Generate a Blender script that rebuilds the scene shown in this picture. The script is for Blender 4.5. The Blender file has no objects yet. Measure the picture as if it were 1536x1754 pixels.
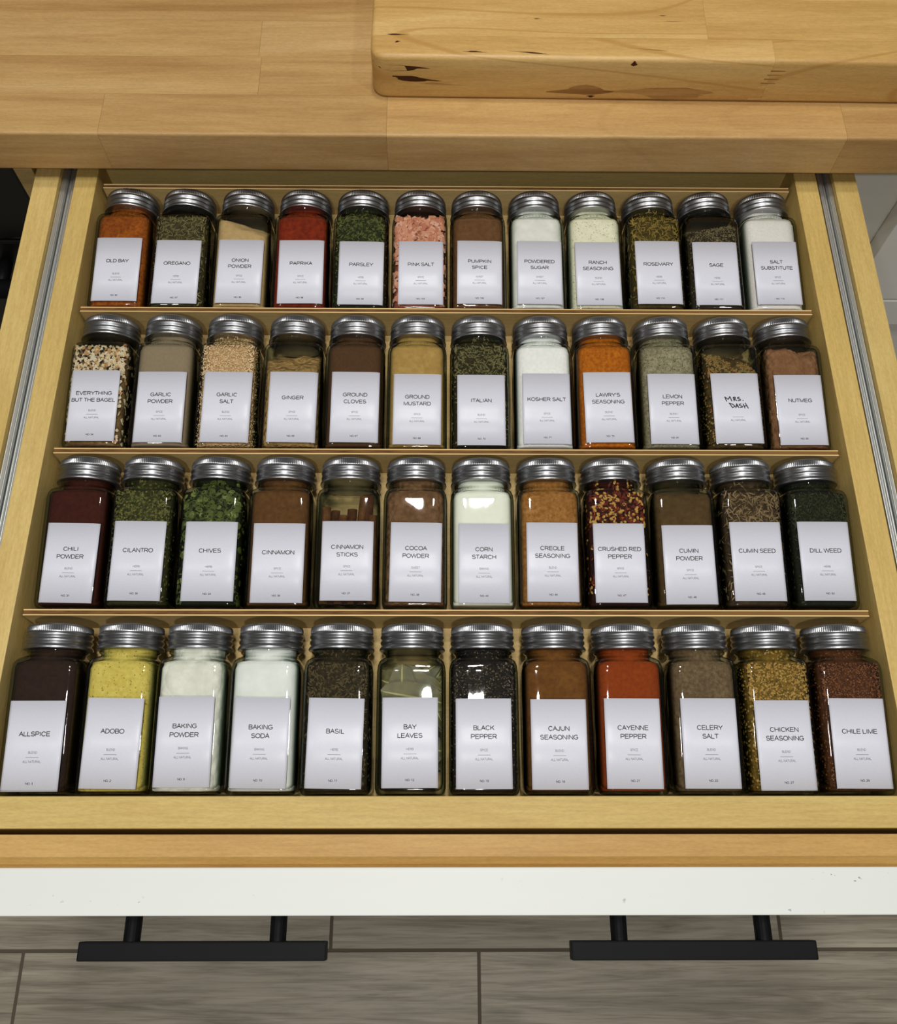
import bpy, bmesh, math, random
from mathutils import Vector, Matrix, noise
random.seed(7)
PI = math.pi
S = bpy.context.scene
COL = S.collection

# ------------------------------------------------------------------ camera
def setup_camera():
    # fitted from the photograph (millimetres, drawer rim at z = 0)
    cx, cy, cz = -5.911, -64.216, 579.924
    p, yw, rl = 1.164522, -0.0252825, 0.025806
    f, ppy = 1577.06, 882.81
    fw = Vector((0, math.cos(p), -math.sin(p))); up = Vector((0, math.sin(p), math.cos(p))); x = Vector((1, 0, 0))
    Rz = Matrix.Rotation(yw, 3, 'Z')
    fw, up, x = Rz @ fw, Rz @ up, Rz @ x
    x2 = x * math.cos(rl) + up * math.sin(rl); u2 = -x * math.sin(rl) + up * math.cos(rl)
    cam = bpy.data.cameras.new('camera'); o = bpy.data.objects.new('camera', cam); COL.objects.link(o)
    m = Matrix((x2, u2, -fw)).transposed().to_4x4(); m.translation = Vector((cx, cy, cz)) * .001
    o.matrix_world = m
    cam.sensor_fit = 'HORIZONTAL'; cam.sensor_width = 36; cam.lens = 36 * f / 1536
    cam.shift_y = (ppy - 877) / 1536; cam.clip_start = .01; cam.clip_end = 30
    S.camera = o
setup_camera()

# ------------------------------------------------------------------ light
W = bpy.data.worlds.new('room_fill'); S.world = W; W.use_nodes = True
W.node_tree.nodes['Background'].inputs[0].default_value = (1.0, .95, .86, 1)
W.node_tree.nodes['Background'].inputs[1].default_value = .105
def disk_light(x, y, z, power, size, col=(1, .975, .94)):
    l = bpy.data.lights.new('overhead_light', 'AREA'); l.shape = 'DISK'; l.size = size; l.energy = power; l.color = col
    o = bpy.data.objects.new('overhead_light', l); COL.objects.link(o); o.location = (x, y, z)
disk_light(.03, .03, 1.62, 5.5, .10)
disk_light(-.03, .26, 1.62, 4.0, .08)
disk_light(-.05, -1.0, 1.62, 11, .13)
disk_light(.02, .64, 1.62, 6.5, .10)
disk_light(-.72, -.12, 1.62, 4.4, .10)  # extra lamp on the left, added for more highlights on the jars
disk_light(.72, -.12, 1.62, 4.4, .10)  # its twin on the right, likewise added for glass highlights
S.view_settings.view_transform = 'Standard'; S.view_settings.look = 'None'
S.view_settings.gamma = 1; S.view_settings.use_curve_mapping = False
S.view_settings.exposure = -0.13
S.cycles.transparent_max_bounces = 32
S.cycles.max_bounces = 8; S.cycles.sample_clamp_indirect = 3

# ------------------------------------------------------------------ materials
def lin(c):
    r = []
    for v in c:
        v /= 255.; r.append(v / 12.92 if v <= .04045 else ((v + .055) / 1.055) ** 2.4)
    return r
def C(r, g, b, k=1.0): return tuple(min(1, v * k) for v in lin((r, g, b))) + (1,)
def CS(r, g, b, k=1.0): return C(r, g, b * (.8 if b < .35 * r else 1), k)
class NT:
    def __init__(s, name):
        s.m = bpy.data.materials.new(name); s.m.use_nodes = True; s.t = s.m.node_tree; s.n = s.t.nodes; s.b = s.n['Principled BSDF']
    def add(s, t, **k):
        n = s.n.new(t)
        for a, v in k.items(): setattr(n, a, v)
        return n
    def l(s, a, b): s.t.links.new(a, b)
    def coord(s, scale, rnd=0.0, rot=(0, 0, 0)):
        tc = s.add('ShaderNodeTexCoord'); mp = s.add('ShaderNodeMapping'); mp.inputs['Scale'].default_value = scale; mp.inputs['Rotation'].default_value = rot
        s.l(tc.outputs['Object'], mp.inputs['Vector'])
        if rnd:
            oi = s.add('ShaderNodeObjectInfo'); mu = s.add('ShaderNodeMath', operation='MULTIPLY'); mu.inputs[1].default_value = rnd
            s.l(oi.outputs['Random'], mu.inputs[0]); s.l(mu.outputs[0], mp.inputs['Location'])
        return mp.outputs[0]
    def noise(s, vec, scale, detail=4, rough=.55, dist=0):
        n = s.add('ShaderNodeTexNoise'); n.inputs['Scale'].default_value = scale; n.inputs['Detail'].default_value = detail
        n.inputs['Roughness'].default_value = rough; n.inputs['Distortion'].default_value = dist; s.l(vec, n.inputs['Vector']); return n.outputs['Fac']
    def voro(s, vec, scale, feature='F1', out='Distance'):
        n = s.add('ShaderNodeTexVoronoi', feature=feature); n.inputs['Scale'].default_value = scale; s.l(vec, n.inputs['Vector']); return n.outputs[out]
    def ramp(s, fac, stops):
        r = s.add('ShaderNodeValToRGB'); e = r.color_ramp.elements
        while len(e) < len(stops): e.new(.5)
        for el, (p, c) in zip(e, stops): el.position = p; el.color = c
        s.l(fac, r.inputs[0]); return r.outputs[0]
    def mix(s, fac, a, b, mode='MIX'):
        m = s.add('ShaderNodeMix', data_type='RGBA', blend_type=mode)
        for sock, v in ((m.inputs[0], fac), (m.inputs[6], a), (m.inputs[7], b)):
            if hasattr(v, 'is_output'): s.l(v, sock)
            else: sock.default_value = v
        return m.outputs[2]
    def math(s, op, a, b=0.0):
        m = s.add('ShaderNodeMath', operation=op)
        for sock, v in ((m.inputs[0], a), (m.inputs[1], b)):
            if hasattr(v, 'is_output'): s.l(v, sock)
            else: sock.default_value = v
        return m.outputs[0]
    def bump(s, h, strength, dist):
        b = s.add('ShaderNodeBump'); b.inputs['Strength'].default_value = strength; b.inputs['Distance'].default_value = dist
        s.l(h, b.inputs['Height']); s.l(b.outputs[0], s.b.inputs['Normal'])
    def base(s, v, rough=.5, spec=.5, metal=0):
        if hasattr(v, 'is_output'): s.l(v, s.b.inputs['Base Color'])
        else: s.b.inputs['Base Color'].default_value = v
        s.b.inputs['Roughness'].default_value = rough; s.b.inputs['Specular IOR Level'].default_value = spec; s.b.inputs['Metallic'].default_value = metal
        return s.m
def plain(name, col, rough=.5, spec=.5, metal=0):
    return NT(name).base(col, rough, spec, metal)
def ax(along, a, b):       # coordinate scale: stretched along one axis
    return {'x': (a, b, b), 'y': (b, a, b), 'z': (b, b, a)}[along]
def wood(name, c0, c1, c2, along='x', rough=.45, spec=.4, fig=14, vary=.12, bump=.15, streak=.35, streakcol=None, ring=None):
    t = NT(name)
    v = t.coord(ax(along, 1.6, fig), 17.0)
    big = t.noise(v, 1.3, 5, .55, 1.2)
    col = t.ramp(big, [(.28, c0), (.52, c1), (.74, c2)])
    v2 = t.coord(ax(along, 34, 520), 9.0)
    fine = t.noise(v2, 1.0, 3, .6)
    col = t.mix(.30, col, t.ramp(fine, [(.32, (.62, .56, .48, 1)), (.62, (1.0, 1.0, 1.0, 1))]), 'MULTIPLY')
    v4 = t.coord(ax(along, 260, 900), 5.0); fleck = t.noise(v4, 1.0, 2, .7)
    col = t.mix(.26, col, t.ramp(fleck, [(.34, (.60, .54, .46, 1)), (.62, (1.0, 1.0, 1.0, 1))]), 'MULTIPLY')
    if ring:
        v5 = t.coord(ax(along, .9, 5.0), 7.0); rn = t.noise(v5, 1.0, 1.5, .45, .5)
        sn = t.math('SINE', t.math('MULTIPLY', rn, ring[1]))
        col = t.mix(t.math('MULTIPLY', t.ramp(sn, [(.95, (0, 0, 0, 1)), (1.0, (1, 1, 1, 1))]), ring[0]), col, streakcol or c0)
    v3 = t.coord(ax(along, 3.2, 60), 31.0)
    st = t.noise(v3, 1.0, 3, .5, .6)
    stf = t.math('MULTIPLY', t.ramp(st, [(.56, (0, 0, 0, 1)), (.72, (1, 1, 1, 1))]), streak)
    col = t.mix(stf, col, streakcol or c0)
    oi = t.add('ShaderNodeObjectInfo'); hs = t.add('ShaderNodeHueSaturation')
    mr = t.add('ShaderNodeMapRange'); mr.inputs[3].default_value = 1 - vary; mr.inputs[4].default_value = 1 + vary
    t.l(oi.outputs['Random'], mr.inputs[0]); t.l(mr.outputs[0], hs.inputs['Value']); t.l(col, hs.inputs['Color'])
    t.bump(fleck, bump, .0004)
    t.base(hs.outputs[0], rough, spec)
    return t

M = {}
M['counter'] = wood('counter_beech', C(178, 136, 82), C(200, 162, 104), C(212, 178, 122), 'x', .42, .4, 16, .05, streak=.28, streakcol=C(140, 96, 50), ring=(.12, 60)).m
M['board'] = wood('maple_board', C(194, 152, 86), C(212, 172, 104), C(226, 190, 124), 'x', .4, .4, 13, .03, streak=.2, streakcol=C(178, 132, 66), ring=(.6, 90)).m
M['birch_x'] = wood('birch_plywood', C(200, 170, 94), C(214, 188, 116), C(224, 200, 132), 'x', .5, .35, 9, .03, streak=.12).m
M['birch_y'] = wood('birch_plywood_side', C(196, 164, 90), C(212, 184, 112), C(222, 196, 128), 'y', .5, .35, 9, .03, streak=.12).m
M['birch_warm'] = wood('birch_front_board', C(192, 148, 80), C(210, 170, 100), C(220, 184, 116), 'x', .5, .35, 9, .03, streak=.15).m
M['tier'] = wood('thin_plywood_face', C(178, 150, 92), C(200, 172, 114), C(212, 188, 134), 'x', .6, .25, 10, .04, streak=.2).m
M['ply_light'] = plain('plywood_outer_ply', C(232, 200, 140), .6, .2)
def core():
    t = NT('plywood_core'); v = t.coord((60, 900, 900)); n = t.noise(v, 1, 4, .7)
    v2 = t.coord((6, 6, 6)); n2 = t.noise(v2, 1, 2, .5)
    c = t.ramp(n, [(.3, C(70, 44, 20)), (.6, C(122, 86, 46))])
    c = t.mix(t.ramp(n2, [(.45, (0, 0, 0, 1)), (.6, (1, 1, 1, 1))]), c, C(130, 96, 54))
    return t.base(c, .8, .2)
M['ply_core'] = core()
def painted(name, col, wear=True):
    t = NT(name); v = t.coord((3, 90, 90)); n = t.noise(v, 1, 3, .6)
    c = t.mix(t.math('MULTIPLY', n, .12), col, C(205, 203, 188))
    if wear:
        v2 = t.coord((200, 260, 200)); w = t.noise(v2, 1, 2, .5)
        v3 = t.coord((9, 60, 5)); w2 = t.noise(v3, 1, 2, .5)
        f = t.math('MULTIPLY', t.ramp(w, [(.67, (0, 0, 0, 1)), (.71, (1, 1, 1, 1))]), t.ramp(w2, [(.56, (0, 0, 0, 1)), (.66, (1, 1, 1, 1))]))
        c = t.mix(t.math('MULTIPLY', f, .8), c, C(110, 104, 92))
    t.bump(n, .1, .0003)
    return t.base(c, .45, .4)
M['white'] = painted('white_painted_wood', C(226, 230, 226))
M['white_cab'] = painted('white_painted_cabinet', C(243, 243, 238), False)
M['black_metal'] = plain('black_powder_coat', (.006, .006, .007, 1), .5, .12)
M['black'] = plain('black_enamel', (.004, .004, .0045, 1), .35, .5)
M['dark'] = plain('dark_cabinet_interior', C(70, 52, 32), .8, .2)
def brushed(name, col, rough, sc):
    t = NT(name); v = t.coord(sc); n = t.noise(v, 1, 2, .5)
    t.base(t.mix(t.math('MULTIPLY', n, .6), col, tuple(c * .55 for c in col[:3]) + (1,)), rough, .5, 1)
    return t.m
M['rail'] = brushed('zinc_slide_steel', (.74, .76, .74, 1), .48, (600, 4, 600))
M['rail_dark'] = brushed('shadowed_slide_steel', (.20, .20, .19, 1), .4, (600, 4, 600))
M['lid'] = brushed('galvanised_lid', (.40, .41, .43, 1), .34, (90, 90, 400))
M['paper'] = None
def paper():
    t = NT('white_label_paper'); v = t.coord((900, 900, 900)); n = t.noise(v, 1, 2, .6)
    c = t.mix(n, C(219, 221, 232), C(211, 213, 225))
    t.bump(n, .04, .0001)
    return t.base(c, .36, .45)
M['paper'] = paper()
M['ink'] = plain('black_label_ink', (.012, .012, .014, 1), .5, .4)
M['ink_grey'] = plain('grey_label_ink', (.10, .10, .11, 1), .5, .4)
M['crack'] = plain('dark_wood_check', C(70, 38, 18), .8, .2)
M['crack2'] = wood('brown_wood_stain', C(140, 98, 52), C(170, 128, 74), C(196, 156, 98), 'x', .5, .3, 60, .02, streak=.8, streakcol=C(120, 78, 38)).m
def tile():
    t = NT('grey_wood_look_tile')
    v = t.coord((2.2, 34, 10), 13.0); n = t.noise(v, 1, 6, .62, 1.6)
    c = t.ramp(n, [(.30, C(126, 119, 102)), (.5, C(168, 160, 142)), (.70, C(192, 184, 165))])
    v2 = t.coord((14, 330, 10), 3.0); n2 = t.noise(v2, 1, 3, .6, .5)
    c = t.mix(.7, c, t.ramp(n2, [(.34, (.62, .60, .55, 1)), (.54, (1, 1, 1, 1))]), 'MULTIPLY')
    t.bump(n2, .12, .0006)
    return t.base(c, .48, .4)
M['tile'] = tile()
M['grout'] = plain('brown_grey_grout', C(100, 93, 80), .9, .2)
M['wall'] = plain('white_wall_paint', C(225, 222, 214), .8, .2)

def glass(gloss=True):
    m = bpy.data.materials.new('clear_jar_glass' if gloss else 'inner_jar_glass'); m.use_nodes = True; t = m.node_tree; n = t.nodes; n.clear()
    out = n.new('ShaderNodeOutputMaterial'); mx = n.new('ShaderNodeMixShader'); gl = n.new('ShaderNodeBsdfGlossy'); tr = n.new('ShaderNodeBsdfTransparent')
    gl.inputs['Roughness'].default_value = .035; gl.inputs['Color'].default_value = (1, 1, 1, 1)
    lw = n.new('ShaderNodeLayerWeight'); lw.inputs['Blend'].default_value = .5
    rp = n.new('ShaderNodeValToRGB'); e = rp.color_ramp.elements
    e[0].position = .25; e[0].color = (.985, .99, .98, 1); e[1].position = .90; e[1].color = (.17, .20, .175, 1)
    k = e.new(.56); k.color = (.62, .67, .62, 1)
    t.links.new(lw.outputs['Facing'], rp.inputs[0]); t.links.new(rp.outputs[0], tr.inputs['Color'])
    fr = n.new('ShaderNodeFresnel'); fr.inputs['IOR'].default_value = 1.5
    geo = n.new('ShaderNodeNewGeometry'); inv = n.new('ShaderNodeMath'); inv.operation = 'SUBTRACT'; inv.inputs[0].default_value = 1
    t.links.new(geo.outputs['Backfacing'], inv.inputs[1]); mu = n.new('ShaderNodeMath'); mu.operation = 'MULTIPLY'
    if not gloss: inv.inputs[0].default_value = 0
    t.links.new(inv.outputs[0], mu.inputs[0]); t.links.new(fr.outputs[0], mu.inputs[1])
    tc = n.new('ShaderNodeTexCoord'); mp = n.new('ShaderNodeMapping'); mp.inputs['Scale'].default_value = (60, 60, 22)
    oi = n.new('ShaderNodeObjectInfo'); mm = n.new('ShaderNodeMath'); mm.operation = 'MULTIPLY'; mm.inputs[1].default_value = 40
    t.links.new(oi.outputs['Random'], mm.inputs[0]); t.links.new(mm.outputs[0], mp.inputs['Location'])
    no = n.new('ShaderNodeTexNoise'); no.inputs['Scale'].default_value = 1; no.inputs['Detail'].default_value = 1
    t.links.new(tc.outputs['Object'], mp.inputs[0]); t.links.new(mp.outputs[0], no.inputs['Vector'])
    bp = n.new('ShaderNodeBump'); bp.inputs['Strength'].default_value = .35; bp.inputs['Distance'].default_value = .0022
    t.links.new(no.outputs['Fac'], bp.inputs['Height']); t.links.new(bp.outputs[0], gl.inputs['Normal'])
    if gloss: t.links.new(mu.outputs[0], mx.inputs[0])
    else: mx.inputs[0].default_value = 0
    t.links.new(tr.outputs[0], mx.inputs[1]); t.links.new(gl.outputs[0], mx.inputs[2]); t.links.new(mx.outputs[0], out.inputs[0])
    return m
M['glass'] = glass(); M['glass_in'] = glass(False)

def powder(name, col, col2, sc=260, bump=.5, speck=None, spk=.0, ssc=500, lump=0, clump=0):
    t = NT(name); v = t.coord((1, 1, 1), 5.0)
    n = t.noise(v, sc, 3, .6); n2 = t.noise(v, 70, 3, .55, .4)
    c = t.mix(t.ramp(n, [(.32, (0, 0, 0, 1)), (.68, (1, 1, 1, 1))]), col2, col)
    c = t.mix(t.math('MULTIPLY', t.ramp(n2, [(.4, (0, 0, 0, 1)), (.62, (1, 1, 1, 1))]), .35), c, col2)
    h = n
    if speck:
        vo = t.voro(v, ssc); wn = t.noise(v, ssc * .6, 1, .5)
        f = t.math('MULTIPLY', t.math('LESS_THAN', vo, .33), t.math('GREATER_THAN', wn, 1 - spk))
        c = t.mix(f, c, speck)
    if clump:
        vc = t.voro(v, clump); h = t.math('ADD', t.math('MULTIPLY', vc, -1.6), h); c = t.mix(t.ramp(vc, [(.45, (0, 0, 0, 1)), (.8, (.55, .55, .55, 1))]), c, col2)
    t.bump(h, bump, .0008 if not clump else .0016)
    return t.base(c, .85, .15)

# ------------------------------------------------------------------ object helpers (all sizes in mm)
def tag(o, label=None, cat=None, group=None, kind=None):
    if label: o['label'] = label
    if cat: o['category'] = cat
    if group: o['group'] = group
    if kind: o['kind'] = kind
    return o
def empty(name, loc, label=None, cat=None, group=None, kind=None):
    o = bpy.data.objects.new(name, None); COL.objects.link(o); o.location = Vector(loc) * .001; o.empty_display_size = .02
    return tag(o, label, cat, group, kind)
def link(name, me, mat=None, parent=None, loc=(0, 0, 0)):
    if mat is not None and not me.materials:
        for m in (mat if isinstance(mat, (list, tuple)) else [mat]): me.materials.append(m)
    o = bpy.data.objects.new(name, me); COL.objects.link(o); o.location = Vector(loc) * .001
    if parent: o.parent = parent
    return o
def root_mm(p):
    return Vector((0, 0, 0)) if p is None else root_mm(p.parent) + p.location * 1000
def bm_box(bm, x0, x1, y0, y1, z0, z1):
    vs = [bm.verts.new((x, y, z)) for x in (x0, x1) for y in (y0, y1) for z in (z0, z1)]
    for f in ((0, 1, 3, 2), (4, 6, 7, 5), (0, 4, 5, 1), (2, 3, 7, 6), (0, 2, 6, 4), (1, 5, 7, 3)): bm.faces.new([vs[i] for i in f])
def bm_mesh(bm, name, smooth=False):
    bmesh.ops.recalc_face_normals(bm, faces=bm.faces); bmesh.ops.scale(bm, vec=(.001,) * 3, verts=bm.verts)
    me = bpy.data.meshes.new(name); bm.to_mesh(me); bm.free()
    if smooth:
        for p in me.polygons: p.use_smooth = True
    return me
def box(name, x0, x1, y0, y1, z0, z1, mat, parent=None, bev=.6, seg=2, kind=None, rot=0):
    """box given in world mm; its origin is its own centre bottom (keeps grain per piece)"""
    c = Vector(((x0 + x1) / 2, (y0 + y1) / 2, z0)); bm = bmesh.new()
    bm_box(bm, x0 - c.x, x1 - c.x, y0 - c.y, y1 - c.y, 0, z1 - z0)
    if bev: bmesh.ops.bevel(bm, geom=bm.edges[:], offset=bev, segments=seg, affect='EDGES', profile=.6)
    o = link(name, bm_mesh(bm, name), mat, parent, c - root_mm(parent))
    if rot: o.rotation_euler[2] = rot
    if kind: o['kind'] = kind
    return o
def tube(bm, pts, r, n=12, cap=True):
    pts = [Vector(p) for p in pts]; rings = []
    for i, p in enumerate(pts):
        d = (pts[min(i + 1, len(pts) - 1)] - pts[max(i - 1, 0)]).normalized()
        a = d.cross(Vector((0, 0, 1)) if abs(d.z) < .9 else Vector((1, 0, 0))).normalized(); b = d.cross(a)
        rings.append([bm.verts.new(p + (a * math.cos(2 * PI * k / n) + b * math.sin(2 * PI * k / n)) * r) for k in range(n)])
    for i in range(len(rings) - 1):
        for k in range(n): bm.faces.new((rings[i][k], rings[i][(k + 1) % n], rings[i + 1][(k + 1) % n], rings[i + 1][k]))
    if cap: bm.faces.new(rings[0][::-1]); bm.faces.new(rings[-1])

# ------------------------------------------------------------------ setting: floor
fl = box('floor', -1500, 1500, -1400, 900, -812, -798.6, M['grout'], None, 0, kind='structure')
tile_me = {}
def plank(x0, x1, y0, y1):
    key = (round(x1 - x0), round(y1 - y0))
    if key not in tile_me:
        bm = bmesh.new(); bm_box(bm, -(x1 - x0) / 2, (x1 - x0) / 2, -(y1 - y0) / 2, (y1 - y0) / 2, 0, 3)
        bmesh.ops.bevel(bm, geom=bm.edges[:], offset=.5, segments=1, affect='EDGES')
        tile_me[key] = bm_mesh(bm, 'tile'); tile_me[key].materials.append(M['tile'])
    link('floor_tile', tile_me[key], None, fl, Vector(((x0 + x1) / 2, (y0 + y1) / 2, -800)) - root_mm(fl))
g = 4.2; PL = 613.0; PW = 152.0
for r in range(-5, 5):
    y0 = -112.5 + r * PW; off = {0: -151.5, -1: 49.0}.get(r, (-151.5 + 200.5 * (r % 3)))
    for k in range(-2, 3):
        x0 = off + k * PL
        if x0 + PL < -1200 or x0 > 1200: continue
        plank(x0 + g / 2, x0 + PL - g / 2, y0 + g / 2, y0 + PW - g / 2)

# ------------------------------------------------------------------ base cabinet and neighbours
cab = empty('base_cabinet', (0, 520, -800), 'white painted base cabinet that the open spice drawer slides out of', 'cabinet')
box('side_panel', -352, -337, 489, 1080, -700, 14, M['tier'], cab)
box('side_panel', 337, 352, 521, 1080, -700, 14, M['tier'], cab)
box('back_panel', -352, 352, 1080, 1092, -800, 14, M['dark'], cab)
box('bottom_panel', -337, 337, 500, 1080, -700, -685, M['dark'], cab)
box('face_frame', 337.5, 402, 520, 540, -700, 13.8, M['white_cab'], cab)
box('toe_kick', -352, 1000, 560, 575, -800, -700, M['white_cab'], cab)
cab2 = empty('neighbour_cabinet', (700, 520, -800), 'white shaker base cabinet to the right of the open drawer', 'cabinet')
box('carcass', 402.5, 1000, 521, 1080, -700, 14, M['white_cab'], cab2)
def shaker(name, x0, x1, z0, z1, y0, parent, fw=40, th=19):
    o = empty(name, ((x0 + x1) / 2, y0, z0)); o.location = Vector(((x0 + x1) / 2, y0, z0)) * .001 - root_mm(parent) * .001; o.parent = parent
    box('rail', x0, x1, y0, y0 + th, z1 - fw, z1, M['white_cab'], o); box('rail', x0, x1, y0, y0 + th, z0, z0 + fw, M['white_cab'], o)
    box('stile', x0, x0 + fw, y0, y0 + th, z0 + fw, z1 - fw, M['white_cab'], o); box('stile', x1 - fw, x1, y0, y0 + th, z0 + fw, z1 - fw, M['white_cab'], o)
    box('recessed_panel', x0 + fw, x1 - fw, y0 + 8, y0 + th - 1, z0 + fw, z1 - fw, M['white_cab'], o, 0)
    return o
box('drawer_front', 403.5, 800, 501, 520, -181, 10, M['white_cab'], cab2, 1)
shaker('cabinet_door', 403.5, 800, -690, -184, 501, cab2)

dish = empty('dishwasher', (-660, 500, -800), 'black appliance front left of the open drawer under the countertop', 'appliance')
box('body', -960, -356, 520, 1070, -790, 8, M['black'], dish, 2)
box('door_panel', -958, -358, 500, 519, -700, -100, M['black'], dish, 3)
box('control_panel', -958, -358, 500, 519, -97, 6, M['black'], dish, 3)
bm = bmesh.new(); tube(bm, [(-930, 470, -130), (-386, 470, -130)], 9, 16); tube(bm, [(-900, 470, -130), (-900, 502, -130)], 6); tube(bm, [(-416, 470, -130), (-416, 502, -130)], 6)
bmesh.ops.translate(bm, vec=(660, -500, 800), verts=bm.verts); link('bar_handle', bm_mesh(bm, 'bar_handle', True), M['black_metal'], dish)

# ------------------------------------------------------------------ countertop of staves
ctop = empty('countertop', (0, 477, 14), 'butcher block countertop of light brown staves above the open drawer', 'countertop')
rows = [(477, [-1000, -265.5, -47, 305, 1000]), (517.6, [-1000, -147.5, 330, 1000]), (558.2, [-1000, -150, 210, 1000]),
        (598.8, [-1000, -420, 120, 1000]), (639.4, [-1000, -180, 400, 1000]), (680, [-1000, 60, 1000]), (720.6, [-1000, -300, 350, 1000]), (761.2, [-1000, 0, 1000]),
        (801.8, [-1000, -200, 300, 1000]), (842.4, [-1000, 90, 1000]), (883, [-1000, -350, 200, 1000]), (923.6, [-1000, 0, 1000]), (964.2, [-1000, -150, 500, 1000]), (1004.8, [-1000, 250, 1000]), (1045.4, [-1000, -50, 1000])]
for j, (y0, xs) in enumerate(rows):
    for a, b in zip(xs[:-1], xs[1:]):
        o = box('stave', a + .08, b - .08, y0 + .06, y0 + 40.54, 14, 51.5, M['counter'], ctop, 0)
        bm = bmesh.new(); bm.from_mesh(o.data)
        if j == 0:   # eased front arris
            es = [e for e in bm.edges if all(v.co.y < -.019 for v in e.verts) and abs(e.verts[0].co.z - e.verts[1].co.z) < 1e-5]
            bmesh.ops.bevel(bm, geom=es, offset=.0022, segments=4, affect='EDGES', profile=.5)
        bm.to_mesh(o.data); bm.free()

# ------------------------------------------------------------------ cutting board of staves with rounded edges
cb = empty('cutting_board', (-58, 515, 51.5), 'thick pale maple cutting board with dark knots lying on the countertop', 'cutting board')
cb.rotation_euler[2] = math.radians(-.42)
def board_piece(x0, x1, y0, y1, name='stave'):
    """cut one stave out of the rounded slab (slab local: 0..520 x 0..330, height 38.5)"""
    bm = bmesh.new(); L, D, H = 520, 330, 38.5
    bm_box(bm, 0, L, 0, D, 0, H)
    bmesh.ops.bevel(bm, geom=[e for e in bm.edges if abs(e.verts[0].co.z - e.verts[1].co.z) > 1], offset=11, segments=8, affect='EDGES', profile=.5)
    bm.edges.ensure_lookup_table()
    bmesh.ops.bevel(bm, geom=[e for e in bm.edges if abs(e.verts[0].co.z - e.verts[1].co.z) < .01], offset=3.6, segments=4, affect='EDGES', profile=.5)
    for co, no in (((x0, 0, 0), (-1, 0, 0)), ((x1, 0, 0), (1, 0, 0)), ((0, y0, 0), (0, -1, 0)), ((0, y1, 0), (0, 1, 0))):
        if (no[0] and 0 < co[0] < L) or (no[1] and 0 < co[1] < D):
            r = bmesh.ops.bisect_plane(bm, geom=bm.verts[:] + bm.edges[:] + bm.faces[:], plane_co=co, plane_no=no, clear_outer=True)
            bmesh.ops.holes_fill(bm, edges=[e for e in bm.edges if e.is_boundary])
    c = Vector(((x0 + x1) / 2, (y0 + y1) / 2, 0)); bmesh.ops.translate(bm, vec=-c, verts=bm.verts)
    me = bm_mesh(bm, name); o = link(name, me, M['board'], cb, c)
    me.set_sharp_from_angle(angle=math.radians(40))
    for p in me.polygons: p.use_smooth = True
    return o
e_ = .05
for (y0, y1, xs) in ((0, 21.5, (0, 300, 520)), (21.5, 64.5, (0, 252, 520)), (64.5, 107, (0, 328, 520)), (107, 150, (0, 180, 520)), (150, 240, (0, 300, 520)), (240, 330, (0, 210, 520))):
    for a, b in zip(xs[:-1], xs[1:]): board_piece(a + (e_ if a else 0), b - (e_ if b < 520 else 0), y0 + (e_ if y0 else 0), y1 - (e_ if y1 < 330 else 0))
# knots and bark checks: thin inlays with their own shape
def blob(name, cx, cy, rx, ry, seed, mat, face='front', parent=cb, tilt=0):
    rnd = random.Random(seed); pts = []; n = 26
    for k in range(n):
        a = 2 * PI * k / n; rr = 1 + .22 * math.sin(3 * a + seed) + .12 * rnd.uniform(-1, 1)
        u = math.cos(a) * rx * rr * (1 if abs(math.cos(a)) > .0 else 1); w = math.sin(a) * ry * rr * (1 - .75 * abs(math.cos(a)) ** 1.4)
        u, w = u * math.cos(tilt) - w * math.sin(tilt), u * math.sin(tilt) + w * math.cos(tilt)
        X = max(1.5, cx + u); yf = 11 - math.sqrt(121 - (11 - X) ** 2) if X < 11 else 0
        pts.append((X, yf - .06, cy + w) if face == 'front' else (cx + u, cy + w, 38.53))
    bm = bmesh.new(); vs = [bm.verts.new(p) for p in pts]; f = bm.faces.new(vs)
    ex = bmesh.ops.extrude_face_region(bm, geom=[f]); d = Vector((0, .1, 0)) if face == 'front' else Vector((0, 0, -.1))
    bmesh.ops.translate(bm, vec=d, verts=[v for v in ex['geom'] if isinstance(v, bmesh.types.BMVert)])
    return link(name, bm_mesh(bm, name), mat, parent)
for i, (cx, cy, rx, ry, mt, tl) in enumerate([(20, 28.5, 21, 2.8, 'crack', -.03), (32, 18.5, 17, 2.6, 'crack', -.10), (52, 14, 15, 1.0, 'crack2', -.05),
        (196, 34.2, 2.4, 2.3, 'crack', 0), (160, 9.5, 24, 4.5, 'crack2', .03), (222, 8.5, 40, 5.5, 'crack2', -.02), (168, 4.5, 3, 1.0, 'crack', 0), (455, 4.5, 5, 1.6, 'crack', .2)]):
    blob('knot', cx, cy, rx, ry, i, M[mt], 'front', cb, tl)
for i, (cx, cy, rx, ry, mt, tl) in enumerate([(19, 22.5, 8, .8, 'crack', 0), (20, 15, 2.4, .8, 'crack', .3), (77, 5.5, 8, .8, 'crack', -.03), (118, 5.3, 14, .7, 'crack', -.1), (208, 10, 14, .6, 'crack2', -.1),
        (220, 46, 3, .4, 'crack', 0), (228, 40, 8, .4, 'crack2', 0), (125, 41, 3, .4, 'crack', 0)]):
    blob('knot', cx, cy, rx, ry, i + 20, M[mt], 'top', cb, tl)
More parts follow.
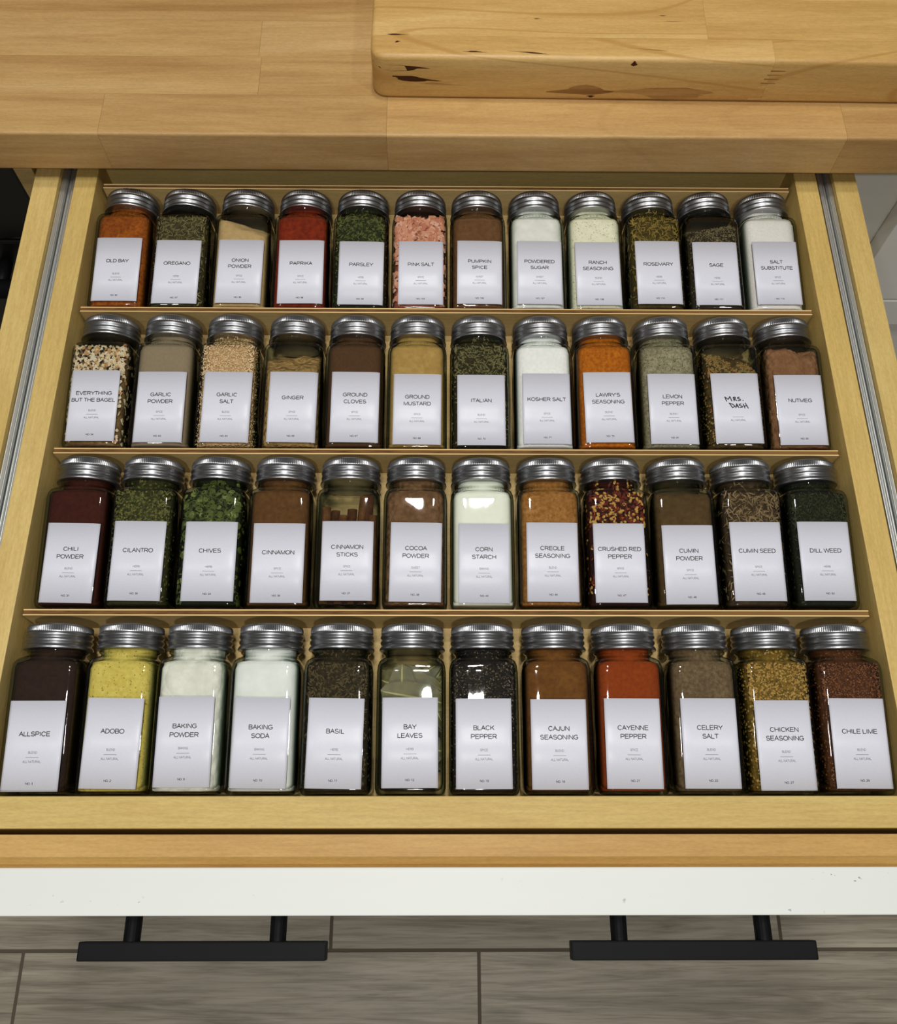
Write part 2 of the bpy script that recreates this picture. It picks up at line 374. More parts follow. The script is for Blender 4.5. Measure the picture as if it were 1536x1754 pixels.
for k in range(8):
    zz = 3 + k * 3.7; sh = k * 1.3
    bm = bmesh.new(); vs = [bm.verts.new(p) for p in ((290 + sh, -.04, zz), (301 + sh, -.04, zz + .35), (301 + sh, -.04, zz + .95), (290 + sh, -.04, zz + 1.3))]
    bm.faces.new(vs); f = bmesh.ops.extrude_face_region(bm, geom=bm.faces[:]); bmesh.ops.translate(bm, vec=(0, .1, 0), verts=[v for v in f['geom'] if isinstance(v, bmesh.types.BMVert)])
    link('finger_joint', bm_mesh(bm, 'finger_joint'), M['crack2'] if k > 3 else M['board'], cb)

# ------------------------------------------------------------------ outer drawer (white front, wood box)
od = empty('outer_drawer', (0, -53, -160), 'pulled out drawer with white painted front and plywood sides around the spice tray', 'drawer')
box('front_panel', -372, 372, -66.5, -40.3, -190, 0, M['white'], od, .8)
# front board has an eased outer arris
fb = box('front_board', -334, 334, -40.2, -22, -160, 0, M['birch_warm'], od, 0)
bm = bmesh.new(); bm.from_mesh(fb.data)
es = [e for e in bm.edges if all(v.co.y < 0 and v.co.z > .1 for v in e.verts)]
bmesh.ops.bevel(bm, geom=es, offset=.0058, segments=1, affect='EDGES'); bm.to_mesh(fb.data); bm.free()
box('side_panel', -334, -314.2, -22, 560, -160, 0, M['birch_y'], od, .5)
box('side_panel', 315.6, 334, -22, 560, -160, 0, M['birch_y'], od, .5)
box('back_panel', -314.2, 315.6, 545, 560, -160, -6, M['birch_x'], od, .5)
box('bottom_panel', -314.2, 315.6, -22, 545, -150, -140, M['dark'], od, 0)
def handle(x0, x1):
    h = empty('bar_handle', ((x0 + x1) / 2, -66, -76)); h.location = (Vector(((x0 + x1) / 2, -66, -76)) - root_mm(od)) * .001; h.parent = od
    h['label'] = 'matte black square bar handle on two round posts'
    box('grip_bar', x0, x1, -93.2, -81.6, -82, -70, M['black_metal'], h, 1.0, 2)
    cx = (x0 + x1) / 2
    for px in (cx - 47, cx + 47):
        bm = bmesh.new(); tube(bm, [(0, 0, 0), (0, -16, 0)], 5.4, 20)
        link('post', bm_mesh(bm, 'post', False), M['black_metal'], h, Vector((px, -66, -76)) - root_mm(h))
handle(-235.5, -77.5); handle(79.5, 237.5)

# ------------------------------------------------------------------ inner sliding tray drawer with its steel slides
tr = empty('tray_drawer', (0, 240, -100), 'shallow birch plywood inner tray drawer holding the spice jars', 'drawer')
box('front_rail', -301, 301.5, -18.6, 0, -100, 0, M['birch_x'], tr, .5)
box('side_panel', -301, -283.6, .05, 520, -100, 0, M['birch_y'], tr, .5)
box('side_panel', 283.6, 301.5, .05, 520, -100, 0, M['birch_y'], tr, .5)
box('back_rail', -283.5, 283.5, 502, 519.9, -100, -2, M['birch_x'], tr, .5)
box('bottom_panel', -283.5, 283.5, .1, 501.9, -78, -70, M['birch_x'], tr, 0)
def slide(s):
    # s = -1 left, +1 right ; three nested channels seen edge-on from above
    xi, xo = (-301.2, -314.0) if s < 0 else (304.4, 315.4)
    r = empty('drawer_slide', ((xi + xo) / 2, 240, -60), 'steel ball bearing drawer slide along the %s side of the tray' % ('left' if s < 0 else 'right'), 'drawer slide')
    def chan(name, xa, xb, zt, mat):
        bm = bmesh.new(); x0, x1 = min(xa, xb), max(xa, xb)
        bm_box(bm, x0, x0 + 1.1, -10, 540, -58, zt - 1); bm_box(bm, x0, x1, -10, 540, zt - 1.1, zt); bm_box(bm, x0, x1, -10, 540, -59, -58)
        tube(bm, [(x1 - .9, -10, zt - .9), (x1 - .9, 540, zt - .9)], 1.1, 10); tube(bm, [(x0 + .9, -10, zt - .9), (x0 + .9, 540, zt - .9)], 1.1, 10)
        c = root_mm(r); bmesh.ops.translate(bm, vec=-c, verts=bm.verts)
        o = link(name, bm_mesh(bm, name), mat, r); return o
    d = xi - xo
    def rl(name, f0, f1, zt, mat, rr=1.6):
        x0, x1 = sorted((xo + d * f0, xo + d * f1)); bm = bmesh.new()
        bm_box(bm, x0, x1, -10, 540, -58, zt - rr); 
        for xx in (x0 + rr, x1 - rr): tube(bm, [(xx, -10, zt - rr), (xx, 540, zt - rr)], rr, 14)
        if x1 - x0 > 4 * rr: bm_box(bm, x0 + rr, x1 - rr, -10, 540, zt - rr - 1, zt - rr * .6)
        bmesh.ops.translate(bm, vec=-root_mm(r), verts=bm.verts); me = bm_mesh(bm, name, True); me.set_sharp_from_angle(angle=math.radians(50))
        return link(name, me, mat, r)
    rl('outer_channel', .02, .36, -4, M['rail'], .7)
    rl('middle_channel', .40, .67, -7, M['rail'], .9)
    rl('inner_channel', .70, 1.0, -4, M['rail'], .8)
slide(-1); slide(1)

# ------------------------------------------------------------------ tiered insert
TILT = .135578
ins = empty('spice_rack_insert', (0, 240, -70), 'tiered thin plywood insert with four slanted ramps under the jars', 'drawer insert')
YB = [483.5, 362.2, 240.6, 120.4]; BW = 281.2
BASE = [(368.2, -52.75), (247.6, -53.6), (127.9, -53.4), (6.9, -52.2)]   # jar base lower edge (y, z) per row, top row first
ct, st_ = math.cos(TILT), math.sin(TILT)
for i in range(4):
    yb = YB[i]; dv = empty('divider', (0, 0, 0)); dv.parent = ins; dv.location = (Vector((0, yb, -8.5)) - root_mm(ins)) * .001
    dv['label'] = 'upright thin plywood divider behind the lids'
    for nm, a, b, mt in (('outer_ply', yb - 4.3, yb - 3.55, 'tier'), ('ply_core', yb - 3.55, yb - .8, 'ply_core'), ('outer_ply', yb - .8, yb, 'tier')):
        box(nm, -BW, BW, a, b, -70, -8.5 - (.25 if nm == 'ply_core' else 0), M[mt], dv, 0)
        if nm == 'outer_ply': box('edge_veneer', -BW, BW, a, b, -8.5, -8.42, M['ply_light'], dv, 0)
    y0, z0 = BASE[i]
    y1 = yb - 4.5; a = y0 - 4
    bm = bmesh.new(); zt = lambda y: z0 - .05 + (y - y0) * math.tan(TILT)
    vs = [bm.verts.new((x, y, zt(y) + dz)) for x in (-BW, BW) for y in (a, y1) for dz in (-4, 0)]
    for f in ((0, 1, 3, 2), (4, 6, 7, 5), (0, 4, 5, 1), (2, 3, 7, 6), (0, 2, 6, 4), (1, 5, 7, 3)): bm.faces.new([vs[k] for k in f])
    bmesh.ops.translate(bm, vec=-root_mm(ins), verts=bm.verts)
    link('ramp', bm_mesh(bm, 'ramp'), M['tier'], ins)
    box('ramp_support', -BW, BW, a, a + 4, -70, zt(a) - 4, M['tier'], ins, 0)

# ------------------------------------------------------------------ jar meshes (local mm: z up the jar, -y is the label face)
NP = 96; SE = 7.0
def ring(h, rc, circ, z):
    """rounded square of half width h and corner radius rc, blended towards a circle of radius circ[1] by circ[0]"""
    out = []
    for k in range(NP):
        a = 2 * PI * (k + .5) / NP; dx, dy = math.cos(a), math.sin(a)
        m = max(abs(dx), abs(dy)); n = SE
        t = h / ((abs(dx) ** n + abs(dy) ** n) ** (1 / n))
        t = t * (1 - circ[0]) + circ[1] * circ[0]
        out.append((dx * t, dy * t, z))
    return out
def loft(rings, cap0=True, cap1=True):
    vs = []; fs = []; n = len(rings[0])
    for r in rings: vs += r
    for i in range(len(rings) - 1):
        for k in range(n): fs.append((i * n + k, i * n + (k + 1) % n, (i + 1) * n + (k + 1) % n, (i + 1) * n + k))
    if cap0: fs.append(tuple(range(n))[::-1])
    if cap1: fs.append(tuple((len(rings) - 1) * n + k for k in range(n)))
    return vs, fs
def mesh(name, vs, fs, mats=None, idx=None, smooth=True, k=.001):
    me = bpy.data.meshes.new(name); me.from_pydata([(a * k, b * k, c * k) for a, b, c in vs], [], fs)
    for m in (mats or []): me.materials.append(m)
    if idx: me.polygons.foreach_set('material_index', idx)
    if smooth: me.polygons.foreach_set('use_smooth', [True] * len(me.polygons))
    me.update(); return me
HB = 22.3
prof = [(16.5, 5, (0, 0), 0.5), (19.5, 5.5, (0, 0), 0), (20.9, 6, (0, 0), .7), (21.7, 6, (0, 0), 2.2), (HB, 6, (0, 0), 4.5), (HB, 6, (0, 0), 25), (HB, 6, (0, 0), 50), (HB, 6, (0, 0), 76),
        (21.8, 6, (0, 0), 80.5), (21.0, 6, (.05, 20.5), 83.2), (19.8, 6, (.25, 20), 85), (18.7, 6, (.6, 19.3), 86.1), (18, 6, (1, 18.4), 87.0), (18, 6, (1, 18.1), 88.2), (18, 6, (1, 19.3), 89.2), (18, 6, (1, 19.5), 90.2), (18, 6, (1, 18.3), 91.2), (18, 6, (1, 18.0), 104)]
vs, fs = loft([ring(h, rc, c, z) for h, rc, c, z in prof])
prin = [(17.8, 4, (0, 0), 3.0), (19.8, 4, (0, 0), 4.2), (20.6, 4, (0, 0), 7), (20.6, 4, (0, 0), 79), (19.8, 4, (0, 0), 81.6), (18.2, 4, (.5, 18), 83.4), (16.8, 5, (1, 16.6), 85.2), (16.6, 5, (1, 16.4), 92)]
vi, fi = loft([ring(h, rc, c, z) for h, rc, c, z in prin], True, False)
nv = len(vs); n_out = len(fs); vs = vs + vi; fs = fs + [tuple(nv + i for i in f) for f in fi]
GLASS = mesh('glass_body', vs, fs, [M['glass'], M['glass_in']], [0] * n_out + [1] * len(fi))
GLASS.set_sharp_from_angle(angle=math.radians(60))
# lid
NL = 192
lp = [(21.5, 91.2), (21.75, 91.7), (21.6, 92.6), (20.9, 93.6), (20.2, 94.3), (20.3, 95.0), (20.95, 95.8), (21.1, 96.6), (20.8, 97.4), (20.15, 98.1), (20.3, 98.9), (21.0, 99.7), (21.1, 100.4), (20.8, 101.2), (20.45, 101.7), (20.55, 102.2, 1), (20.7, 102.8, 1), (20.7, 105.2, 1), (20.3, 106.4, .6), (19.6, 107.0), (18.9, 107.15), (18.2, 106.8), (17.4, 106.6)]
rs = []
for e in lp:
    kn = e[2] * .42 if len(e) > 2 else 0
    rs.append([((e[0] - (kn if k % 2 else 0)) * math.cos(2 * PI * k / NL), (e[0] - (kn if k % 2 else 0)) * math.sin(2 * PI * k / NL), e[1]) for k in range(NL)])
vs, fs = loft(rs)
LID = mesh('lid', vs, fs, [M['lid']]); LID.set_sharp_from_angle(angle=math.radians(50))

def faceY(x):       # label face of the body
    a = min(.98, abs(x) / HB); return -HB * (1 - a ** SE) ** (1 / SE) - .04
def label_mesh():
    nx, nz = 24, 2; w, h = 35, 54.9; vs = []; fs = []
    for off in (.22, .06):
        for i in range(nx + 1):
            for j in range(nz + 1): vs.append((-w / 2 + w * i / nx, -off, -h / 2 + h * j / nz))
    n = (nx + 1) * (nz + 1)
    for i in range(nx):
        for j in range(nz):
            a = i * (nz + 1) + j; q = (a, a + nz + 1, a + nz + 2, a + 1); fs.append(q); fs.append(tuple(v + n for v in q[::-1]))
    edge = [i * (nz + 1) for i in range(nx + 1)] + [nx * (nz + 1) + j for j in range(1, nz + 1)] + [i * (nz + 1) + nz for i in range(nx - 1, -1, -1)] + [j for j in range(nz - 1, 0, -1)]
    for a, b in zip(edge, edge[1:] + edge[:1]): fs.append((a, a + n, b + n, b))
    return vs, fs
LV0, LF0 = label_mesh()
def warp(vs, lx, lz, rot, extra=0):
    """lay flat label coordinates (x, y = -offset, z) on the curved face"""
    c, s = math.cos(rot), math.sin(rot); out = []
    for x, y, z in vs:
        X = x * c - z * s + lx; Z = x * s + z * c + lz
        out.append((X, faceY(X) + y - extra, Z))
    return out

# plain monoline sans capitals drawn as strokes; unit = cap height
def arc(cx, cy, rx, ry, a0, a1, n=10): return [(cx + rx * math.cos(math.radians(a0 + (a1 - a0) * i / n)), cy + ry * math.sin(math.radians(a0 + (a1 - a0) * i / n))) for i in range(n + 1)]
GL = {
 'A': (.93, [[(.04, 0), (.465, 1), (.89, 0)], [(.2, .36), (.73, .36)]]),
 'B': (.93, [[(.12, 0), (.12, 1), (.52, 1)] + arc(.52, .76, .27, .24, 90, -90) + [(.12, .52)], [(.52, .52)] + arc(.54, .26, .3, .26, 90, -90) + [(.12, 0)]]),
 'C': (1.0, [arc(.52, .5, .43, .5, 38, 322, 18)]),
 'D': (1.0, [[(.12, 0), (.12, 1), (.45, 1)] + arc(.45, .5, .45, .5, 90, -90, 14) + [(.12, 0)]]),
 'E': (.93, [[(.84, 1), (.13, 1), (.13, 0), (.86, 0)], [(.13, .53), (.79, .53)]]),
 'F': (.85, [[(.8, 1), (.13, 1), (.13, 0)], [(.13, .52), (.72, .52)]]),
 'G': (1.09, [arc(.55, .5, .46, .5, 42, 318, 18) + [(.95, .2), (.95, .47), (.56, .47)]]),
 'H': (1.0, [[(.12, 0), (.12, 1)], [(.88, 0), (.88, 1)], [(.12, .53), (.88, .53)]]),
 'I': (.39, [[(.195, 0), (.195, 1)]]),
 'J': (.7, [[(.56, 1), (.56, .3)] + arc(.32, .28, .24, .28, 0, -180)]),
 'K': (.93, [[(.12, 0), (.12, 1)], [(.84, 1), (.12, .36)], [(.4, .6), (.88, 0)]]),
 'L': (.78, [[(.12, 1), (.12, 0), (.73, 0)]]),
 'M': (1.16, [[(.12, 0), (.12, 1), (.58, .04), (1.04, 1), (1.04, 0)]]),
 'N': (1.0, [[(.12, 0), (.12, 1), (.88, 0), (.88, 1)]]),
 'O': (1.09, [arc(.545, .5, .47, .5, 0, 360, 24)]),
 'P': (.93, [[(.12, 0), (.12, 1), (.54, 1)] + arc(.54, .73, .3, .27, 90, -90) + [(.12, .46)]]),
 'R': (1.0, [[(.12, 0), (.12, 1), (.58, 1)] + arc(.58, .74, .29, .26, 90, -90) + [(.12, .48)], [(.52, .48), (.9, 0)]]),
 'S': (.93, [arc(.46, .75, .33, .25, 25, 235, 12) + arc(.48, .26, .36, .26, 70, -165, 14)]),
 'T': (.85, [[(.03, 1), (.82, 1)], [(.425, 1), (.425, 0)]]),
 'U': (1.0, [[(.12, 1), (.12, .38)] + arc(.5, .38, .38, .38, 180, 360, 12) + [(.88, 1)]]),
 'V': (.93, [[(.03, 1), (.465, 0), (.9, 1)]]),
 'W': (1.32, [[(.03, 1), (.34, 0), (.66, 1), (.98, 0), (1.29, 1)]]),
 'X': (.93, [[(.05, 0), (.88, 1)], [(.05, 1), (.88, 0)]]),
 'Y': (.93, [[(.03, 1), (.465, .45), (.9, 1)], [(.465, .45), (.465, 0)]]),
 'Z': (.85, [[(.08, 1), (.78, 1), (.05, 0), (.81, 0)]]),
 ' ': (.36, []), '.': (.36, [[(.12, .03), (.27, .03)]]), "'": (.27, [[(.135, 1), (.135, .7)]]),
 '0': (.78, [arc(.39, .5, .29, .5, 0, 360, 20)]), '1': (.78, [[(.16, .78), (.42, 1), (.42, 0)]]),
 '2': (.78, [arc(.38, .71, .28, .29, 160, -35, 10) + [(.1, 0), (.7, 0)]]), '3': (.78, [arc(.36, .75, .26, .25, 160, -80, 10), arc(.36, .27, .29, .27, 85, -160, 12)]),
 '4': (.78, [[(.55, 0), (.55, 1), (.06, .28), (.72, .28)]]), '5': (.78, [[(.66, 1), (.2, 1), (.13, .5)] + arc(.37, .32, .3, .32, 125, -150, 12)]),
 '6': (.78, [arc(.39, .31, .28, .31, 0, 360, 16), [(.11, .33)] + arc(.42, .55, .31, .45, 185, 55, 8)]), '7': (.78, [[(.08, 1), (.7, 1), (.3, 0)]]),
 '8': (.78, [arc(.39, .76, .24, .24, 0, 360, 16), arc(.39, .27, .29, .27, 0, 360, 16)]), '9': (.78, [arc(.39, .69, .28, .31, 0, 360, 16), [(.67, .67)] + arc(.36, .45, .31, .45, 5, -125, 8)]),
}
def ribbon(vs, fs, pts, w):
    P = [Vector(p) for p in pts]; P = [p for i, p in enumerate(P) if i == 0 or (p - P[i - 1]).length > 1e-4]; n = len(P)
    closed = (P[0] - P[-1]).length < 1e-3 and n > 3
    L = []; R = []
    for i, p in enumerate(P):
        if closed and i in (0, n - 1): a, b = P[n - 2], P[1]
        else: a, b = P[max(i - 1, 0)], P[min(i + 1, n - 1)]
        d1 = (p - a).normalized() if (p - a).length > 1e-6 else (b - p).normalized(); d2 = (b - p).normalized() if (b - p).length > 1e-6 else d1
        n1 = Vector((-d1.y, d1.x)); n2 = Vector((-d2.y, d2.x)); m = n1 + n2
        m = m.normalized() if m.length > .2 else n1
        k = w / max(.42, m.dot(n1)); e = Vector((0, 0))
        L.append(p + m * k); R.append(p - m * k)
    base = len(vs); vs += [tuple(q) for q in L] + [tuple(q) for q in R]
    for i in range(n - 1): fs.append((base + i, base + i + 1, base + n + i + 1, base + n + i))
_tc = {}
def text_poly(s, cap, wfac=1.0, th=.078, sp=0.0):
    key = (s, cap, wfac, th, sp)
    if key in _tc: return _tc[key]
    vs = []; fs = []; x = 0
    for ch in s:
        w, st = GL[ch]
        for p in st: ribbon(vs, fs, [(x + a, th + b * (1 - 2 * th)) for a, b in p], th)
        x += w + sp
    x -= sp
    _tc[key] = ([((a - x / 2) * cap * wfac, b * cap) for a, b in vs], fs); return _tc[key]
def lettering(lines, cat, num, hand=False):
    vs = []; fs = []; idx = []
    def put(poly, cx, z, mi):
        n = len(vs)
        for x, y in poly[0]: vs.append((cx + x, -.31, z + y))
        for f in poly[1]: fs.append(tuple(n + i for i in f)); idx.append(mi)
    if not hand:
        if len(lines) == 1: put(text_poly(lines[0], 3.0, .97), 0, 5.6, 0)
        else:
            put(text_poly(lines[0], 3.0, .97), 0, 7.9, 0); put(text_poly(lines[1], 3.0, .97), 0, 2.6, 0)
        put(text_poly(cat, 1.45, .82, .055), 0, -4.8, 1)
        put(text_poly('NO. ' + num, 1.35, .95, .085), 0, -23.3, 0)
    else:
        sc = 26.0 / 740; cx0, cz0 = 740, 745     # strokes traced in label pixels
        S_ = [[(500, 490), (530, 590)], [(500, 490), (570, 545), (605, 480), (640, 585)], [(675, 500), (690, 585)], [(675, 500), (710, 492), (722, 520), (690, 540), (745, 578)],
              [(800, 495), (770, 500), (765, 525), (820, 545), (820, 572), (775, 580)], [(872, 574), (878, 577)],
              [(585, 645), (640, 745)], [(580, 640), (650, 665), (695, 715), (640, 750)], [(710, 755), (735, 655), (770, 750)], [(722, 715), (762, 710)],
              [(825, 660), (790, 668), (795, 700), (848, 715), (845, 738), (800, 742)], [(868, 662), (900, 760)], [(915, 640), (968, 762)], [(880, 712), (950, 705)]]
        for st in S_:
            st = [((a - cx0 + (b - 700) * -.0) * sc, (cz0 - b) * sc * .92 + 0.3) for a, b in st]
            for (ax_, az), (bx_, bz) in zip(st[:-1], st[1:]):
                d = math.hypot(bx_ - ax_, bz - az) or 1; ux, uz = (bx_ - ax_) / d, (bz - az) / d; w = .36
                n = len(vs)
                for (px, pz, sg) in ((ax_, az, -1), (bx_, bz, 1)):
                    for q in range(5):
                        a = -PI / 2 + PI * q / 4
                        lx = sg * math.cos(a) * w; ly = math.sin(a) * w * sg
                        vs.append((px + ux * lx - uz * ly, -.31, pz + uz * lx + ux * ly))
                fs.append(tuple(range(n, n + 10))); idx.append(0)
    n = len(vs); vs += [(-4, -.31, -7.2), (4, -.31, -7.2), (4, -.31, -7.0), (-4, -.31, -7.0)]; fs.append((n, n + 1, n + 2, n + 3)); idx.append(1)
    put(text_poly('ALL NATURAL', 1.45, .82, .055), 0, -10.3, 1)
    return vs, fs, idx

# ------------------------------------------------------------------ contents
NC = 40
def fill_mesh(mat, zf=86, slope=1.4, rough=.25, seed=0, neck=True, skew=0.0, half=20.3, lump=0.0, dmax=99):
    """solid heap inside the jar: fills it up to the front glass as far as zf, then slopes away to the back"""
    zs = [2.6, 3.2, 5] + [5 + 77 * i / 40 for i in range(1, 41)] + ([84, 86, 88, 92, 98, 101] if neck else [])
    rings = []
    for z in zs:
        if z < 3: h, cf = half - 1.5, 0
        elif z <= 80: h, cf = half, 0
        elif z <= 82.2: h, cf = half - .8, 0
        else: h, cf = 16.6, 1 if z > 85 else .6
        pts = []
        for k in range(NC):
            a = 2 * PI * (k + .5) / NC; dx, dy = math.cos(a), math.sin(a); m = max(abs(dx), abs(dy)); t = min(h / m, h * 1.24)
            t = t * (1 - cf) + 16.6 * cf
            x, y = dx * t, dy * t
            nz = noise.noise(Vector((x * .12, z * .12, seed * 3.1))) * lump * 3 + noise.noise(Vector((x * .45, z * .45, seed))) * lump
            lim = h
            if z > zf + x * skew: lim = h - min(dmax, (z - zf - x * skew) * slope) + nz
            lim = max(-h + .6, lim)
            if y < -lim: y = -lim
            if rough and abs(y) < h - .01: pass
            n2 = noise.noise(Vector((x * .9, z * .9, y * .9 + seed * 7))) * rough
            pts.append((x * (1 + n2 * .01), y + n2 * .3, z))
        rings.append(pts)
    vs, fs = loft(rings)
    return mesh('spice_fill', vs, fs, [mat]), (zf, slope, skew, half, dmax)
def surf(x, z, prm):
    zf, slope, skew, half, dmax = prm
    lim = half
    if z > zf + x * skew: lim = half - min(dmax, (z - zf - x * skew) * slope)
    return -max(-half + .6, lim)
def piece(kind, rnd, s):
    """small solid pieces (local verts, faces)"""
    if kind == 'leaf':
        L, w = s * rnd.uniform(.6, 1.3), s * rnd.uniform(.25, .5); b = s * rnd.uniform(-.25, .25)
        v = [(-L, 0, 0), (0, -w, b), (0, w, b), (L, 0, rnd.uniform(-.2, .2) * s), (0, 0, b + .12)]
        return v, [(0, 1, 4), (1, 3, 4), (3, 2, 4), (2, 0, 4)]
    if kind == 'needle':
        L, w = s * rnd.uniform(.7, 1.25), s * .16; b = s * rnd.uniform(-.12, .12); v = []
        for i, (t, r) in enumerate(((-1, .35), (-.4, 1), (.4, 1), (1, .3))):
            for q in range(4): v.append((L * t, r * w * math.cos(q * PI / 2 + .4) + b * (1 - t * t) * 2, r * w * math.sin(q * PI / 2 + .4)))
        f = [(i * 4 + q, i * 4 + (q + 1) % 4, i * 4 + 4 + (q + 1) % 4, i * 4 + 4 + q) for i in range(3) for q in range(4)] + [(3, 2, 1, 0), (12, 13, 14, 15)]
        return v, f
    if kind == 'chunk':
        r = [s * rnd.uniform(.6, 1.1) for _ in range(3)]
        v = [(sx * r[0] * rnd.uniform(.5, 1), sy * r[1] * rnd.uniform(.5, 1), sz * r[2] * .7 * rnd.uniform(.5, 1)) for sx in (-1, 1) for sy in (-1, 1) for sz in (-1, 1)]
        return v, [(0, 1, 3, 2), (4, 6, 7, 5), (0, 4, 5, 1), (2, 3, 7, 6), (0, 2, 6, 4), (1, 5, 7, 3)]
    if kind == 'seed':
        v = []; a_, b_ = s * rnd.uniform(.8, 1.1), s * rnd.uniform(.55, .8); n = 8
        for q in range(n): v.append((a_ * math.cos(2 * PI * q / n), b_ * math.sin(2 * PI * q / n), 0))
        v += [(0, 0, s * .35), (0, 0, -s * .2)]
        return v, [(q, (q + 1) % n, n) for q in range(n)] + [((q + 1) % n, q, n + 1) for q in range(n)]
    if kind == 'ringlet':
        n = 12; v = []; R, h, e = s, s * rnd.uniform(.5, 1.6), rnd.uniform(.45, .95)
        for rr, zz in ((1, -h / 2), (1, h / 2), (.78, h / 2), (.78, -h / 2)):
            for q in range(n): v.append((R * rr * math.cos(2 * PI * q / n), R * e * rr * math.sin(2 * PI * q / n), zz))
        f = [(i * n + q, i * n + (q + 1) % n, ((i + 1) % 4) * n + (q + 1) % n, ((i + 1) % 4) * n + q) for i in range(4) for q in range(n)]
        return v, f
def flakes(prm, spec, seed, lx, count=800):
    """spec: list of (kind, size, weight, material)"""
    rnd = random.Random(seed); vs = []; fs = []; idx = []; mats = [s[3] for s in spec]; wts = [s[2] for s in spec]
    half = prm[3]; ztop = 81.5
    for c in range(count):
        u = rnd.random(); flat = True
        if u < .66:      # visible window of the front face
            x = rnd.uniform(-half + .6, half - .6); z = rnd.uniform(57, ztop); y = surf(x, z, prm); nrm = Vector((0, -1, 0))
        elif u < .76:    # strips beside the label
            sd = rnd.choice((-1, 1)); x = sd * rnd.uniform(15, half - .5); z = rnd.uniform(4, 60); y = surf(x, z, prm); nrm = Vector((0, -1, 0))
        elif u < .94:    # side walls
            sd = rnd.choice((-1, 1)); x = sd * half; z = rnd.uniform(4, ztop); y = rnd.uniform(max(surf(x, z, prm), -half), -2) if surf(x, z, prm) < -2 else 0; nrm = Vector((sd, 0, 0))
        else:
            a = rnd.uniform(-2.6, -.5); x, z = 16.6 * math.cos(a), rnd.uniform(83, 90); y = 16.6 * math.sin(a); nrm = Vector((math.cos(a), math.sin(a), 0))
            if prm[0] < 80: continue
        k = rnd.choices(range(len(spec)), wts)[0]; kd, s = spec[k][0], spec[k][1]
        v, f = piece(kd, rnd, s)
        q = nrm.to_track_quat('Z', 'Y').to_matrix() @ Matrix.Rotation(rnd.uniform(0, 2 * PI), 3, 'Z') @ Matrix.Rotation(rnd.gauss(0, .28 if kd != 'ringlet' else .9), 3, 'X') @ Matrix.Rotation(rnd.gauss(0, .28), 3, 'Y')
        o = Vector((x, y, z)) + nrm * rnd.uniform(.0, .5); n = len(vs)
        for p in v:
            w = q @ Vector(p) + o
            q7 = (abs(w.x) ** 7 + abs(w.y) ** 7) ** (1 / 7); kq = min(1, 21.2 / max(q7, 1e-6)); vs.append((w.x * kq, w.y * kq, w.z))
        for g_ in f: fs.append(tuple(n + i for i in g_)); idx.append(k)
    return mesh('flakes', vs, fs, mats, idx, smooth=False)
def pm(name, r, g, b, k=1.0): return plain(name, CS(r, g, b, k), .75, .25)

# ------------------------------------------------------------------ the 48 jars
LX = [[-257.0, -210.6, -161.7, -114.2, -67.4, -20.8, 25.0, 71.9, 117.6, 165.0, 210.4, 257.9], [-257.5, -209.0, -161.0, -113.0, -67.6, -22.2, 24.5, 72.3, 117.4, 164.6, 211.5, 258.3],
      [-254.9, -209.7, -161.1, -114.9, -68.3, -21.8, 24.5, 71.0, 116.8, 164.0, 210.6, 257.4], [-257.2, -209.2, -164.5, -117.2, -70.7, -23.9, 22.3, 69.4, 115.9, 164.2, 211.0, 258.4]]
LVV = [[1.2, -0.7, -0.1, -0.2, -1.0, -0.6, 0.1, 0.2, -0.4, 0.8, 0.1, 0.9], [0.9, 0, 0.1, 0.3, 0.4, -1.1, -1.5, -0.3, 1.0, -0.1, 0.6, -0.5],
       [-1.0, 0.5, 0.3, -0.8, 0.8, 0, -0.7, 0.2, -0.3, -1.4, 1.0, 1.3], [-1.5, 0.2, 1.1, 0.4, 0.2, 0.6, 0, -0.4, 0.1, 0.2, -1.0, 0.2]]
LR = [[0.05, -0.32, -0.25, 0.39, -0.33, 0.03, -0.54, -0.58, 0.15, -0.03, -0.17, 0.08], [0.09, 0.13, -0.45, -0.48, -0.4, -0.37, -0.04, -0.18, 0.49, -0.18, 0.38, 0.25],
      [-0.74, -0.45, -0.16, -0.08, -0.07, -0.77, -0.33, -0.45, -0.06, 0.19, -0.02, -0.09], [0.12, -0.69, 0.18, -0.5, -0.97, 0.29, 0.12, -0.06, -0.27, -0.2, 0.05, -0.39]]
P = powder
full = dict(zf=90)
